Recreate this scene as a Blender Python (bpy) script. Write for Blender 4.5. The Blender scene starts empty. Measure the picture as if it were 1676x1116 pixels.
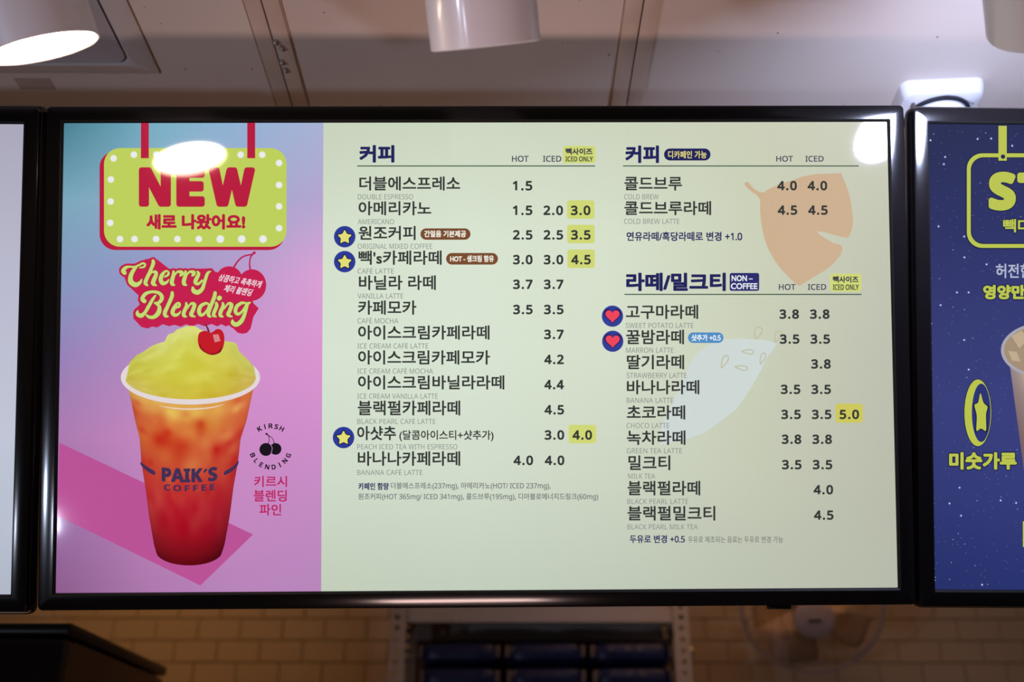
import bpy, bmesh, math, random
from mathutils import Vector, Matrix
from mathutils.geometry import tessellate_polygon
random.seed(7)
C = bpy.context.scene.collection
sc = bpy.context.scene
EYE = 1.5                                   # camera height

# ---------------------------------------------------------------- camera, world, lights, exposure
FPX = 1710.0
cam_d = bpy.data.cameras.new('camera'); cam = bpy.data.objects.new('camera', cam_d); C.objects.link(cam)
cam_d.sensor_width = 36.0; cam_d.lens = FPX / 1676 * 36.0
cam_d.clip_start = 0.02; cam_d.clip_end = 60
CR = Vector((0.99999099, -0.00424511, 0)); CU = Vector((-0.00178409, -0.42026544, 0.90739946)); CF = Vector((0.00385201, 0.90739128, 0.42026922))
cam.matrix_world = Matrix(((CR.x, CU.x, -CF.x, 0), (CR.y, CU.y, -CF.y, 0), (CR.z, CU.z, -CF.z, EYE), (0, 0, 0, 1)))
cam_d.dof.use_dof = True; cam_d.dof.focus_distance = 1.52; cam_d.dof.aperture_fstop = 2.4
sc.camera = cam

world = bpy.data.worlds.new('world'); sc.world = world; world.use_nodes = True
world.node_tree.nodes['Background'].inputs[0].default_value = (1.0, 0.78, 0.6, 1)
world.node_tree.nodes['Background'].inputs[1].default_value = 0.02

def area(name, loc, target, size, size_y, power, col, spread=180):
    d = bpy.data.lights.new(name, 'AREA'); d.shape = 'RECTANGLE'; d.size = size; d.size_y = size_y
    d.energy = power; d.color = col; d.spread = math.radians(spread)
    o = bpy.data.objects.new(name, d); C.objects.link(o); o.location = loc
    o.rotation_euler = (Vector(target) - Vector(loc)).to_track_quat('-Z', 'Y').to_euler(); return o

# unseen warm area light low in front of the screens, unseen cool one further back:
# the top edges of the screens cut both off on the ceiling
area('unseen_warm_light', (-0.1, 0.25, 0.565), (0.0, 1.33, 2.7), 0.5, 0.15, 1.9, (1.0, 0.66, 0.60), 60)
area('unseen_cool_light', (-1.66, -0.6, 0.75), (-0.2, 1.4, 2.7), 0.07, 0.07, 3.0, (0.74, 0.80, 1.0))
area('added_cool_uplight', (-2.35, -0.6, 0.80), (0.1, 1.35, 2.7), 0.15, 0.08, 2.5, (0.66, 0.76, 1.0), 70)  # added fill for the cool band on the ceiling, set out of view
# kitchen lights over the tiled wall, behind the screens
area('kitchen_light', (-1.25, 3.0, 2.66), (-1.25, 3.5, 1.2), 0.5, 0.3, 2.6, (1.0, 0.50, 0.17))
area('kitchen_light', (0.9, 2.7, 2.66), (1.0, 3.3, 1.2), 1.2, 0.3, 2.4, (1.0, 0.50, 0.20))
area('added_warm_uplight', (-0.2, 2.1, 1.0), (-0.1, 1.5, 2.7), 2.2, 0.3, 1.25, (1.0, 0.60, 0.47), 100)  # added fill from below, brightens the ceiling behind the screens; no fixture there

sc.cycles.sample_clamp_indirect = 4.0
vs = sc.view_settings
vs.view_transform = 'Standard'; vs.look = 'None'; vs.exposure = 0.0; vs.gamma = 1.0; vs.use_curve_mapping = False

# ---------------------------------------------------------------- helpers
def lin(c):
    return tuple(((x / 255) / 12.92 if x / 255 <= 0.04045 else ((x / 255 + 0.055) / 1.055) ** 2.4) for x in c)

def mat(name, col, rough=0.5, metal=0.0, coat=0.0, noise=0.0, nscale=6.0, spec=0.5, emit=None, estr=0.0, bump=0.0, srgb=True):
    m = bpy.data.materials.new(name); m.use_nodes = True; nt = m.node_tree; p = nt.nodes['Principled BSDF']
    c = lin(col) if srgb else col
    p.inputs['Base Color'].default_value = (*c, 1); p.inputs['Roughness'].default_value = rough
    p.inputs['Metallic'].default_value = metal; p.inputs['Coat Weight'].default_value = coat
    p.inputs['Coat Roughness'].default_value = 0.08; p.inputs['Specular IOR Level'].default_value = spec
    if emit: p.inputs['Emission Color'].default_value = (*lin(emit), 1); p.inputs['Emission Strength'].default_value = estr
    if noise or bump:
        tc = nt.nodes.new('ShaderNodeTexCoord'); n = nt.nodes.new('ShaderNodeTexNoise'); n.inputs['Scale'].default_value = nscale
        n.inputs['Detail'].default_value = 6; nt.links.new(tc.outputs['Object'], n.inputs['Vector'])
        if noise:
            mx = nt.nodes.new('ShaderNodeMix'); mx.data_type = 'RGBA'
            mx.inputs['A'].default_value = (*[x * (1 - noise) for x in c], 1); mx.inputs['B'].default_value = (*[min(1, x * (1 + noise)) for x in c], 1)
            nt.links.new(n.outputs['Fac'], mx.inputs['Factor']); nt.links.new(mx.outputs['Result'], p.inputs['Base Color'])
        if bump:
            b = nt.nodes.new('ShaderNodeBump'); b.inputs['Strength'].default_value = bump; b.inputs['Distance'].default_value = 0.002
            nt.links.new(n.outputs['Fac'], b.inputs['Height']); nt.links.new(b.outputs['Normal'], p.inputs['Normal'])
    return m

def link(name, me, m=None, parent=None):
    o = bpy.data.objects.new(name, me); C.objects.link(o)
    if m is not None: me.materials.append(m)
    if parent is not None: o.parent = parent
    return o

def obj(name, bm, m, parent=None, smooth=True):
    me = bpy.data.meshes.new(name); bm.normal_update(); bm.to_mesh(me); bm.free()
    if smooth:
        for p in me.polygons: p.use_smooth = True
        me.set_sharp_from_angle(angle=math.radians(35))
    return link(name, me, m, parent)

def empty(name, loc=(0, 0, 0), label=None, cat=None, group=None):
    o = bpy.data.objects.new(name, None); C.objects.link(o); o.location = loc; o.empty_display_size = 0.05
    tag(o, label, cat, group); return o

def tag(o, label=None, cat=None, group=None, kind=None):
    if label: o['label'] = label
    if cat: o['category'] = cat
    if group: o['group'] = group
    if kind: o['kind'] = kind
    return o

def box(bm, c, s, bev=0.0, seg=2, mtx=None):
    r = bmesh.ops.create_cube(bm, size=1.0); vv = r['verts']
    for v in vv: v.co = Vector((v.co.x * s[0] + c[0], v.co.y * s[1] + c[1], v.co.z * s[2] + c[2]))
    if bev:
        es = list({e for v in vv for e in v.link_edges})
        r = bmesh.ops.bevel(bm, geom=es, offset=bev, segments=seg, affect='EDGES', profile=0.5)
        vv = list({v for f in r['faces'] for v in f.verts} | {v for v in vv if v.is_valid})
    if mtx is not None:
        for v in vv: v.co = mtx @ v.co
    return vv

def lathe(bm, prof, mtx=None, seg=48, close=False):
    mtx = mtx or Matrix()
    rings = []
    for r, z in prof:
        if r < 1e-6: rings.append([bm.verts.new(mtx @ Vector((0, 0, z)))])
        else: rings.append([bm.verts.new(mtx @ Vector((r * math.cos(2 * math.pi * k / seg), r * math.sin(2 * math.pi * k / seg), z))) for k in range(seg)])
    for a, b in zip(rings, rings[1:]):
        for k in range(seg):
            k2 = (k + 1) % seg
            if len(a) == 1 and len(b) == 1: continue
            if len(a) == 1: bm.faces.new((a[0], b[k2], b[k]))
            elif len(b) == 1: bm.faces.new((a[k], a[k2], b[0]))
            else: bm.faces.new((a[k], a[k2], b[k2], b[k]))

def tube(bm, pts, rad, seg=8, closed=False):
    pts = [Vector(p) for p in pts]; n = len(pts); rings = []
    for i, p in enumerate(pts):
        a = pts[(i - 1) % n] if (closed or i) else p; b = pts[(i + 1) % n] if (closed or i < n - 1) else p
        t = (b - a).normalized(); q = t.to_track_quat('Z', 'Y')
        rings.append([bm.verts.new(p + q @ Vector((rad * math.cos(2 * math.pi * k / seg), rad * math.sin(2 * math.pi * k / seg), 0))) for k in range(seg)])
    m = n if closed else n - 1
    for i in range(m):
        A, B = rings[i], rings[(i + 1) % n]
        off = 0
        if closed and i == n - 1:
            off = min(range(seg), key=lambda o: (A[0].co - B[o].co).length)
        for k in range(seg): bm.faces.new((A[k], A[(k + 1) % seg], B[(k + 1 + off) % seg], B[(k + off) % seg]))
    if not closed:
        bm.faces.new(rings[0][::-1]); bm.faces.new(rings[-1])

def axis_m(loc, d):                          # local -Z looks along d
    q = Vector(d).normalized().to_track_quat('-Z', 'Y')
    return Matrix.Translation(loc) @ q.to_matrix().to_4x4()

# ---------------------------------------------------------------- the room
M_ceil = mat('ceiling_paint', (214, 203, 194), 0.55, noise=0.10, nscale=3.0, bump=0.15)
M_strip = mat('ceiling_strip_paint', (206, 190, 176), 0.5, noise=0.22, nscale=14.0)
M_grime = mat('grime', (96, 70, 48), 0.9, noise=0.35, nscale=60)
M_glue = mat('old_glue', (150, 118, 92), 0.85, noise=0.35, nscale=50)
M_wall = mat('wall_paint', (190, 178, 165), 0.7, noise=0.05)
M_tile = mat('tile_glaze', (214, 192, 164), 0.2, noise=0.05, nscale=3, coat=0.2)
M_grout = mat('grout', (176, 152, 126), 0.9, noise=0.15, nscale=40)
M_floor = mat('floor_tile', (120, 105, 92), 0.4, noise=0.15)
CZ = 2.7
def slab(name, c, s, m):
    bm = bmesh.new(); box(bm, c, s); o = obj(name, bm, m, smooth=False); o['kind'] = 'structure'; return o
X0, X1, Y0, Y1 = -2.7, 2.7, -3.0, 3.8
slab('floor', (0, 0.4, -0.05), (5.6, 7.0, 0.1), M_floor)
ceiling = slab('ceiling', (0, 0.4, CZ + 0.056), (5.6, 7.0, 0.1), M_grime)
slab('wall_left', (X0 - 0.05, 0.4, 1.35), (0.1, 7.0, 2.7), M_wall)
slab('wall_right', (X1 + 0.05, 0.4, 1.35), (0.1, 7.0, 2.7), M_wall)
slab('wall_front', (0, Y0 - 0.05, 1.35), (5.4, 0.1, 2.7), M_wall)
wall = slab('wall_back', (0, Y1 + 0.055, 1.35), (5.4, 0.1, 2.7), M_grout)

# ceiling panels between the cover strips, which run away from the camera
JX = [-2.67, -1.62, -1.008, -0.396, 0.2165, 1.44, 2.05, 2.67]
for a, b in zip(JX, JX[1:]):
    for c, d in ((-3.0, -0.5), (-0.5, 1.72), (1.72, 3.8)):
        bm = bmesh.new(); box(bm, ((a + b) / 2, (c + d) / 2, CZ + 0.004), (b - a - 0.003, d - c - (0.0012), 0.008), 0.0006, 1)
        obj('ceiling_panel', bm, M_ceil, ceiling)
for j in JX[1:-1]:
    for s in (-1, 1):
        w = 0.0275
        bm = bmesh.new(); box(bm, (j + s * (w / 2 + 0.0011), 0.4, CZ - 0.0022), (w, 6.8, 0.0044), 0.0012, 2)
        obj('cover_strip', bm, M_strip, ceiling)
# a darker line of old glue beside the strips
for j, xs in ((-0.396, (-0.0305, 0.031)), (0.2165, (-0.0305,))):
    for x in xs:
        bm = bmesh.new(); box(bm, (j + x, 0.9, CZ - 0.0005), (0.0016, 2.6, 0.0012)); obj('sealant_line', bm, M_glue, ceiling)
M_screw = mat('screw_metal', (190, 182, 170), 0.35, metal=0.7)
M_dark = mat('dark_hole', (30, 24, 20), 0.8)
for x, y in ((-0.3915, 1.383), (-0.3835, 1.398), (-0.3905, 1.434), (-0.3885, 1.455)):
    bm = bmesh.new(); lathe(bm, [(0, -0.008), (0.0022, -0.0075), (0.0042, -0.005), (0.0046, -0.002), (0.0046, 0)], Matrix.Translation((x, y, CZ - 0.004)), 16)
    obj('screw', bm, M_screw, ceiling)
    bm = bmesh.new(); box(bm, (x + 0.002, y + 0.004, CZ - 0.0068), (0.0035, 0.006, 0.0042), 0.0008, 1); obj('screw_slot', bm, M_dark, ceiling)
M_patch = mat('old_patch', (176, 158, 146), 0.75, noise=0.2, nscale=40)
bm = bmesh.new(); box(bm, (-0.845, 1.502, CZ - 0.0005), (0.062, 0.030, 0.001)); obj('patch', bm, M_patch, ceiling)
bm = bmesh.new()
for k in range(26):
    x = random.uniform(-0.9, 0.95); y = random.uniform(1.27, 1.6); r = random.uniform(0.0008, 0.0022)
    box(bm, (x, y, CZ - 0.0004), (r * random.uniform(1, 2.2), r, 0.0008))
tag(obj('dirt_specks', bm, M_grime, ceiling), kind='stuff')

# white tiles on the back wall: singly where the photo shows them
TW, TH = 0.150, 0.0755
tb = bmesh.new(); box(tb, (0, 0, 0), (TW - 0.003, 0.009, TH - 0.003), 0.0022, 1)
tme = bpy.data.meshes.new('tile'); tb.normal_update(); tb.to_mesh(tme); tb.free(); tme.materials.append(M_tile)
rest = bmesh.new(); nt_ = 0
z0 = 1.9785 - 26 * TH
for r in range(0, 36):
    z = z0 + r * TH
    for k in range(-18, 19):
        x = k * TW + (TW / 2 if r % 2 else 0) + 0.028
        if abs(x) > 2.62: continue
        if 24 <= r <= 30 and abs(x) < 2.45:
            o = bpy.data.objects.new('tile', tme); C.objects.link(o); o.parent = wall
            o.location = (x, Y1 + random.uniform(-0.0008, 0.0006), z)
            o.rotation_euler = (random.uniform(-.004, .004), 0, random.uniform(-.004, .004)); nt_ += 1
        elif z < 2.66:
            box(rest, (x, Y1, z), (TW - 0.003, 0.009, TH - 0.003))
tag(obj('wall_tiles', rest, M_tile, wall, smooth=False), kind='stuff')

# ---------------------------------------------------------------- square fitting on the ceiling, far left
M_frame = mat('fitting_enamel', (203, 200, 200), 0.35, noise=0.05, nscale=12)
fit_ = empty('ceiling_light_panel', (-0.912, 1.17, CZ), 'unlit square ceiling fitting with white rim behind the lit lamp', 'ceiling light')
def rrect(w, h, r, n=6):
    r = max(r, 1e-4); out = []
    for cx, cy, a0 in ((w - r, h - r, 0), (-w + r, h - r, 90), (-w + r, -h + r, 180), (w - r, -h + r, 270)):
        for k in range(n + 1):
            a = math.radians(a0 + 90 * k / n); out.append((cx + r * math.cos(a), cy + r * math.sin(a)))
    return out
def ring_loft(bm, secs, mtx=None, cap_last=False, cap_first=False, n=6):
    """secs: (half width, half height, corner radius, depth)"""
    mtx = mtx or Matrix(); rings = []
    for w, h, r, d in secs: rings.append([bm.verts.new(mtx @ Vector((x, y, d))) for x, y in rrect(w, h, r, n)])
    N = len(rings[0])
    for A, B in zip(rings, rings[1:]):
        for k in range(N): bm.faces.new((A[k], A[(k + 1) % N], B[(k + 1) % N], B[k]))
    if cap_last: bm.faces.new(rings[-1])
    if cap_first: bm.faces.new(rings[0][::-1])
bm = bmesh.new()
ring_loft(bm, [(0.300, 0.300, 0.003, 0.0), (0.300, 0.300, 0.003, -0.003), (0.298, 0.298, 0.003, -0.0045), (0.266, 0.266, 0.012, -0.014),
               (0.262, 0.262, 0.016, -0.012), (0.258, 0.258, 0.020, -0.003)])
obj('rim', bm, M_frame, fit_)
bm = bmesh.new()
ring_loft(bm, [(0.259, 0.259, 0.022, -0.0135), (0.240, 0.240, 0.03, -0.006), (0.200, 0.200, 0.03, -0.002), (0.15, 0.15, 0.02, -0.0015)], cap_last=True)
obj('diffuser', bm, mat('diffuser_plastic', (172, 166, 166), 0.45), fit_)
bm = bmesh.new(); ring_loft(bm, [(0.302, 0.302, 0.003, 0), (0.302, 0.302, 0.003, -0.001), (0.2995, 0.2995, 0.003, -0.001)])
obj('grime_line', bm, M_glue, fit_)

# ---------------------------------------------------------------- lamp holder on the ceiling at the right
M_white = mat('white_plastic', (236, 236, 240), 0.3, coat=0.2)
hold = empty('ceiling_fixture', (0.777, 1.556, CZ), 'white square ceiling fixture with round glass neck above the right screen corner', 'light fixture')
hold.rotation_euler = (0, 0, math.radians(-4))
bm = bmesh.new()
ring_loft(bm, [(0.074, 0.074, 0.018, 0.0), (0.074, 0.074, 0.018, -0.004), (0.072, 0.072, 0.018, -0.018), (0.069, 0.069, 0.018, -0.027), (0.065, 0.065, 0.016, -0.0295), (0.02, 0.02, 0.016, -0.030)], cap_last=True)
obj('base', bm, M_white, hold)
RGM = Matrix.Translation((0.002, -0.008, 0))
bm = bmesh.new(); lathe(bm, [(0.053, -0.028), (0.0575, -0.028), (0.0575, -0.035), (0.054, -0.037), (0.051, -0.035)], RGM); obj('gasket', bm, mat('black_gasket', (28, 28, 38), 0.5), hold)
pr = [(0.051, -0.034)]
for k in range(5): pr += [(0.0515, -0.040 - k * 0.008), (0.0495, -0.043 - k * 0.008), (0.0515, -0.046 - k * 0.008)]
pr += [(0.046, -0.083), (0.036, -0.092), (0.0, -0.096)]
bm = bmesh.new(); lathe(bm, pr, RGM)
obj('glass_neck', bm, mat('frosted_glass', (240, 240, 248), 0.2, coat=0.6), hold)
bm = bmesh.new(); lathe(bm, [(0.0035, -0.03), (0.0035, -0.048), (0.0045, -0.049), (0.0045, -0.053), (0, -0.054)], Matrix.Translation((-0.050, -0.045, 0.004)), 14)
obj('screw', bm, mat('steel', (120, 112, 108), 0.3, metal=0.9), hold)
bm = bmesh.new()
for k in range(3): box(bm, (0.046 + 0.005 * k, -0.046 + 0.003 * k, -0.0300), (0.0025, 0.005, 0.001), 0.0, mtx=None)
obj('mould_mark', bm, mat('moulding_grey', (120, 120, 130), 0.6), hold)

# ---------------------------------------------------------------- track lamps in front of the screens
M_can = mat('can_enamel', (222, 218, 222), 0.34, coat=0.25)
M_in = mat('can_inside', (60, 52, 48), 0.5)
def can_lamp(loc, d, label, emit, strength, length=0.26, rad=0.0655):
    """loc: centre of the opening, d: where it points"""
    d = Vector(d).normalized(); top = Vector(loc) - d * length
    t = empty('track_spotlight', (top.x, top.y, CZ), label, 'spotlight', 'white cylinder spotlights hanging in front of the screens')
    I = Matrix.Translation(-Vector((top.x, top.y, CZ)))
    A = I @ axis_m(loc, d)                     # local +Z goes up the can
    bm = bmesh.new()
    lathe(bm, [(rad - 0.0035, 0.022), (rad - 0.003, 0.001), (rad - 0.0015, 0.0), (rad, 0.0012), (rad, length - 0.006), (rad - 0.006, length), (0, length)], A, 64)
    obj('can', bm, M_can, t)
    bm = bmesh.new(); lathe(bm, [(rad - 0.0036, 0.006), (0, 0.006 if strength else 0.03)], A, 64)
    m = mat('lamp_lens', (245, 240, 235), 0.4, emit=emit, estr=strength) if strength else M_in
    obj('lens', bm, m, t)
    bm = bmesh.new()
    tube(bm, [I @ top, I @ Vector((top.x, top.y, CZ - 0.03))], 0.009, 12)
    obj('stem', bm, M_can, t)
    bm = bmesh.new(); lathe(bm, [(0, -0.034), (0.03, -0.034), (0.033, -0.03), (0.033, 0.0)], None, 32); obj('ceiling_rose', bm, M_can, t)
    return t
NL, NR = (0.279, 0.531, -0.8), (0.371, 0.844, -0.388)
can_lamp((-0.551, 0.98, EYE + 0.834), NL, 'lit white cylinder spotlight with glowing mouth at the top left', (255, 226, 195), 55)
can_lamp((-0.027, 0.98, EYE + 0.8405), (0.104, 0.664, -0.74), 'unlit glossy white cylinder spotlight above the middle of the centre screen', (255, 226, 190), 0)
can_lamp((0.659, 1.0, EYE + 0.894), NR, 'shaded grey cylinder spotlight at the top right, its mouth turned away', (206, 216, 255), 290)

# ---------------------------------------------------------------- screens: shared frame of the display plane
def rot(a):
    x, y, z = a
    return Matrix.Rotation(z, 3, 'Z') @ Matrix.Rotation(x, 3, 'X') @ Matrix.Rotation(y, 3, 'Y')
PM = rot((0.38237081, -0.00885148, 0.00739757)); PC = Vector((-0.04364966, 1.3858608, 0.62139095 + EYE)); PN = PM @ Vector((0, -1, 0))
PMI = PM.transposed(); O = Vector((0, 0, EYE)); HW, HH = 0.605, 0.3403
def L(px, py):                                # a measured point, brought onto the plane of the display: local x, z
    v = CF + CR * ((px - 838) / FPX) - CU * ((py - 558) / FPX)
    t = (PC - O).dot(PN) / v.dot(PN); q = PMI @ (O + v * t - PC)
    return q.x, q.z

M_bezel = mat('piano_black', (13, 11, 12), 0.13, coat=0.0, spec=0.45)
M_lip = mat('matt_lip', (9, 8, 8), 0.6, spec=0.2)
M_shell = mat('matt_black_shell', (22, 20, 20), 0.5)
def glow_mat(name, col=None, attr=False, k=1.0):
    """a lit display pixel area: emission with the fine pixel grid, under the gloss of the cover sheet"""
    m = bpy.data.materials.new(name); m.use_nodes = True; nt = m.node_tree; p = nt.nodes['Principled BSDF']
    p.inputs['Base Color'].default_value = (0.002, 0.002, 0.002, 1); p.inputs['Roughness'].default_value = 0.055
    p.inputs['Specular IOR Level'].default_value = 0.5
    tc = nt.nodes.new('ShaderNodeTexCoord'); sp = nt.nodes.new('ShaderNodeSeparateXYZ'); nt.links.new(tc.outputs['Object'], sp.inputs[0])
    last = None
    for ax in ('X', 'Z'):
        a = nt.nodes.new('ShaderNodeMath'); a.operation = 'MULTIPLY'; a.inputs[1].default_value = 2 * math.pi / 0.0027; nt.links.new(sp.outputs[ax], a.inputs[0])
        s = nt.nodes.new('ShaderNodeMath'); s.operation = 'SINE'; nt.links.new(a.outputs[0], s.inputs[0])
        g = nt.nodes.new('ShaderNodeMath'); g.operation = 'MULTIPLY_ADD'; g.inputs[1].default_value = 0.018; g.inputs[2].default_value = 1.0; nt.links.new(s.outputs[0], g.inputs[0])
        if last is None: last = g
        else:
            q = nt.nodes.new('ShaderNodeMath'); q.operation = 'MULTIPLY'; nt.links.new(last.outputs[0], q.inputs[0]); nt.links.new(g.outputs[0], q.inputs[1]); last = q
    q = nt.nodes.new('ShaderNodeMath'); q.operation = 'MULTIPLY'; q.inputs[1].default_value = k; nt.links.new(last.outputs[0], q.inputs[0])
    nt.links.new(q.outputs[0], p.inputs['Emission Strength'])
    if attr:
        at = nt.nodes.new('ShaderNodeAttribute'); at.attribute_name = 'picture'; nt.links.new(at.outputs['Color'], p.inputs['Emission Color'])
    else: p.inputs['Emission Color'].default_value = (*lin(col), 1)
    return m
_gm = {}
def G(col):
    if col not in _gm: _gm[col] = glow_mat('display_ink_%s' % len(_gm), col)
    return _gm[col]
M_pic = glow_mat('display_picture', attr=True)

def screen(loc_local, roll, label, sensor=False, skirt=0.0065):
    t = empty('menu_screen', (0, 0, 0), label, 'screen', 'row of black-framed menu screens')
    t.matrix_world = Matrix.Translation(PC) @ PM.to_4x4() @ Matrix.Translation((loc_local[0], 0, loc_local[1])) @ Matrix.Rotation(roll, 4, 'Y')
    R = Matrix(((1, 0, 0, 0), (0, 0, 1, 0), (0, 1, 0, 0), (0, 0, 0, 1)))      # ring plane to x,z ; depth to y
    f = [(-0.0006, 0.0015, .001), (0.0, -0.002, .0015), (0.0012, -0.0038, .002), (0.003, -0.0049, .002), (0.0205, -0.0050, .004), (0.0228, -0.0042, .006),
         (0.0238, -0.0022, .007), (0.0240, 0.0, .007)]
    f += [(0.0240, 0.016, .007), (0.0225, 0.019, .007)] if sensor else [(0.0240 + k * skirt, y, r) for k, y, r in ((.34, 0.0015, .009), (.7, 0.0050, .011), (.92, 0.010, .012), (1, 0.016, .012), (.8, 0.019, .012))]
    bm = bmesh.new(); ring_loft(bm, [(HW + d, HH + d, r, y) for d, y, r in f[3:]], R); obj('bezel', bm, M_bezel, t)
    bm = bmesh.new(); ring_loft(bm, [(HW + d, HH + d, r, y) for d, y, r in f[:4]], R); obj('inner_lip', bm, M_lip, t)
    bm = bmesh.new(); ring_loft(bm, [(HW + 0.0222, HH + 0.0222, .012, 0.017), (HW + 0.020, HH + 0.020, .012, 0.030), (HW - 0.03, HH - 0.03, .03, 0.042), (HW - 0.12, HH - 0.1, .03, 0.048)], R, cap_last=True)
    obj('back_shell', bm, M_shell, t)
    if sensor:
        a, b = L(1255, 985), L(1295, 985)
        bm = bmesh.new(); box(bm, ((a[0] + b[0]) / 2, 0.002, -HH - 0.0265), (b[0] - a[0], 0.006, 0.006), 0.0015, 2); obj('sensor', bm, M_bezel, t)
    return t

def bilerp_mesh(name, nx, nz, fpos, fcol, parent, y, m=None):
    """grid of nx x nz cells; fpos(u, v) -> local x, z ; fcol(u, v) -> sRGB triple; v runs down"""
    vs_, cs, fs = [], [], []
    for j in range(nz + 1):
        for i in range(nx + 1):
            u, v = i / nx, j / nz; x, z = fpos(u, v); vs_.append((x, y, z)); cs.append(lin(fcol(u, v)))
    for j in range(nz):
        for i in range(nx):
            a = j * (nx + 1) + i; fs.append((a, a + nx + 1, a + nx + 2, a + 1))
    me = bpy.data.meshes.new(name); me.from_pydata(vs_, [], fs)
    ca = me.color_attributes.new('picture', 'FLOAT_COLOR', 'POINT')
    for k, c in enumerate(cs): ca.data[k].color = (max(0, c[0]), max(0, c[1]), max(0, c[2]), 1)
    return link(name, me, m or M_pic, parent)

def bil(grid, u, v):                          # bilinear look-up in a small table of colours (rows go down)
    r, c = len(grid) - 1, len(grid[0]) - 1
    y = min(max(v, 0), 1) * r; x = min(max(u, 0), 1) * c; j = min(int(y), r - 1); i = min(int(x), c - 1); fy, fx = y - j, x - i
    return tuple((grid[j][i][k] * (1 - fx) + grid[j][i + 1][k] * fx) * (1 - fy) + (grid[j + 1][i][k] * (1 - fx) + grid[j + 1][i + 1][k] * fx) * fy for k in range(3))

LY = 0.00007                                  # one print layer
def polys(name, plist, col, layer, parent, T=None, kind=None):
    """flat printed shapes: list of outlines in measured points"""
    T = T or L; V, F = [], []
    for n_, pl in enumerate(plist):
        pp = [T(*p) for p in pl]
        tri = tessellate_polygon([[Vector((a, b, 0)) for a, b in pp]])
        base = len(V); V += [(a, -layer * LY - (n_ % 40) * 4e-7, b) for a, b in pp]
        for a, b, c in tri:
            A, B, D = pp[a], pp[b], pp[c]
            s = (B[0] - A[0]) * (D[1] - A[1]) - (B[1] - A[1]) * (D[0] - A[0])
            if abs(s) < 1e-14: continue
            F.append((base + a, base + b, base + c) if s > 0 else (base + a, base + c, base + b))
    me = bpy.data.meshes.new(name); me.from_pydata(V, [], F)
    o = link(name, me, G(col), parent)
    if kind: o['kind'] = kind
    return o

def circ(cx, cy, r, ry=None, n=36):
    ry = ry or r; return [(cx + r * math.cos(2 * math.pi * k / n), cy + ry * math.sin(2 * math.pi * k / n)) for k in range(n)]
def rr(x0, y0, x1, y1, r):
    cx, cy = (x0 + x1) / 2, (y0 + y1) / 2; return [(cx + a, cy + b) for a, b in rrect((x1 - x0) / 2, (y1 - y0) / 2, r, 8)]
def spline(pts, n=6, closed=False):
    out = []; m = len(pts)
    for i in range(m if closed else m - 1):
        g = lambda k: pts[k % m] if closed else pts[max(0, min(m - 1, k))]
        p0, p1, p2, p3 = g(i - 1), g(i), g(i + 1), g(i + 2)
        for s in range(n):
            t = s / n
            out.append(tuple(0.5 * (2 * p1[k] + (p2[k] - p0[k]) * t + (2 * p0[k] - 5 * p1[k] + 4 * p2[k] - p3[k]) * t * t + (3 * p1[k] - p0[k] - 3 * p2[k] + p3[k]) * t ** 3) for k in range(len(p1))))
    if not closed: out.append(tuple(pts[-1]))
    return out
def stroke(pts, grow=0.0, n=6, closed=False, cap=True):
    """brush stroke through (x, y, width) -> list of outlines"""
    s = spline(pts, n, closed); out = []; A, B = [], []
    for i, p in enumerate(s):
        a = s[max(0, i - 1)]; b = s[min(len(s) - 1, i + 1)]
        if closed: a, b = s[i - 1], s[(i + 1) % len(s)]
        dx, dy = b[0] - a[0], b[1] - a[1]; l = math.hypot(dx, dy) or 1; w = max(0.2, p[2] / 2 + grow)
        A.append((p[0] - dy / l * w, p[1] + dx / l * w)); B.append((p[0] + dy / l * w, p[1] - dx / l * w))
    k = len(s)
    for i in range(k if closed else k - 1):
        j = (i + 1) % k; out.append([A[i], A[j], B[j], B[i]])
    for i, p in enumerate(s):
        if cap and (i % 2 == 0 or i == k - 1): out.append(circ(p[0], p[1], max(0.2, p[2] / 2 + grow), n=16))
    return out

# lettering: outlines of the letters are laid into a measured box, then thickened by shifted copies
MAPS = {'b': (0x1D5D4, 0x1D5EE, 0x1D7EC), 'r': (0x1D5A0, 0x1D5BA, 0x1D7E2)}
def style(s, k):
    if k not in MAPS: return s
    U, l, d = MAPS[k]; r = ''
    for ch in s:
        if 'A' <= ch <= 'Z': ch = chr(U + ord(ch) - 65)
        elif 'a' <= ch <= 'z': ch = chr(l + ord(ch) - 97)
        elif '0' <= ch <= '9': ch = chr(d + ord(ch) - 48)
        r += ch
    return r
_tc = {}; _keep = []
def glyphs(s, off=0.0, spacing=1.0):
    key = (s, off, spacing)
    if key in _tc: return _tc[key]
    cu = bpy.data.curves.new('lettering', 'FONT'); cu.body = s; cu.resolution_u = 3; cu.offset = off; cu.space_character = spacing; cu.fill_mode = 'FRONT'
    o = bpy.data.objects.new('lettering', cu); me = bpy.data.meshes.new_from_object(o)
    V = [(v.co.x, v.co.y) for v in me.vertices]; F = [tuple(p.vertices) for p in me.polygons]
    bpy.data.meshes.remove(me); bpy.data.objects.remove(o); _keep.append(cu)
    F2 = []
    for f in F:
        ar = sum(V[f[i]][0] * V[f[(i + 1) % len(f)]][1] - V[f[(i + 1) % len(f)]][0] * V[f[i]][1] for i in range(len(f)))
        F2.append(f if ar > 0 else f[::-1])
    _tc[key] = (V, F2); return _tc[key]
CAPH = None
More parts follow.
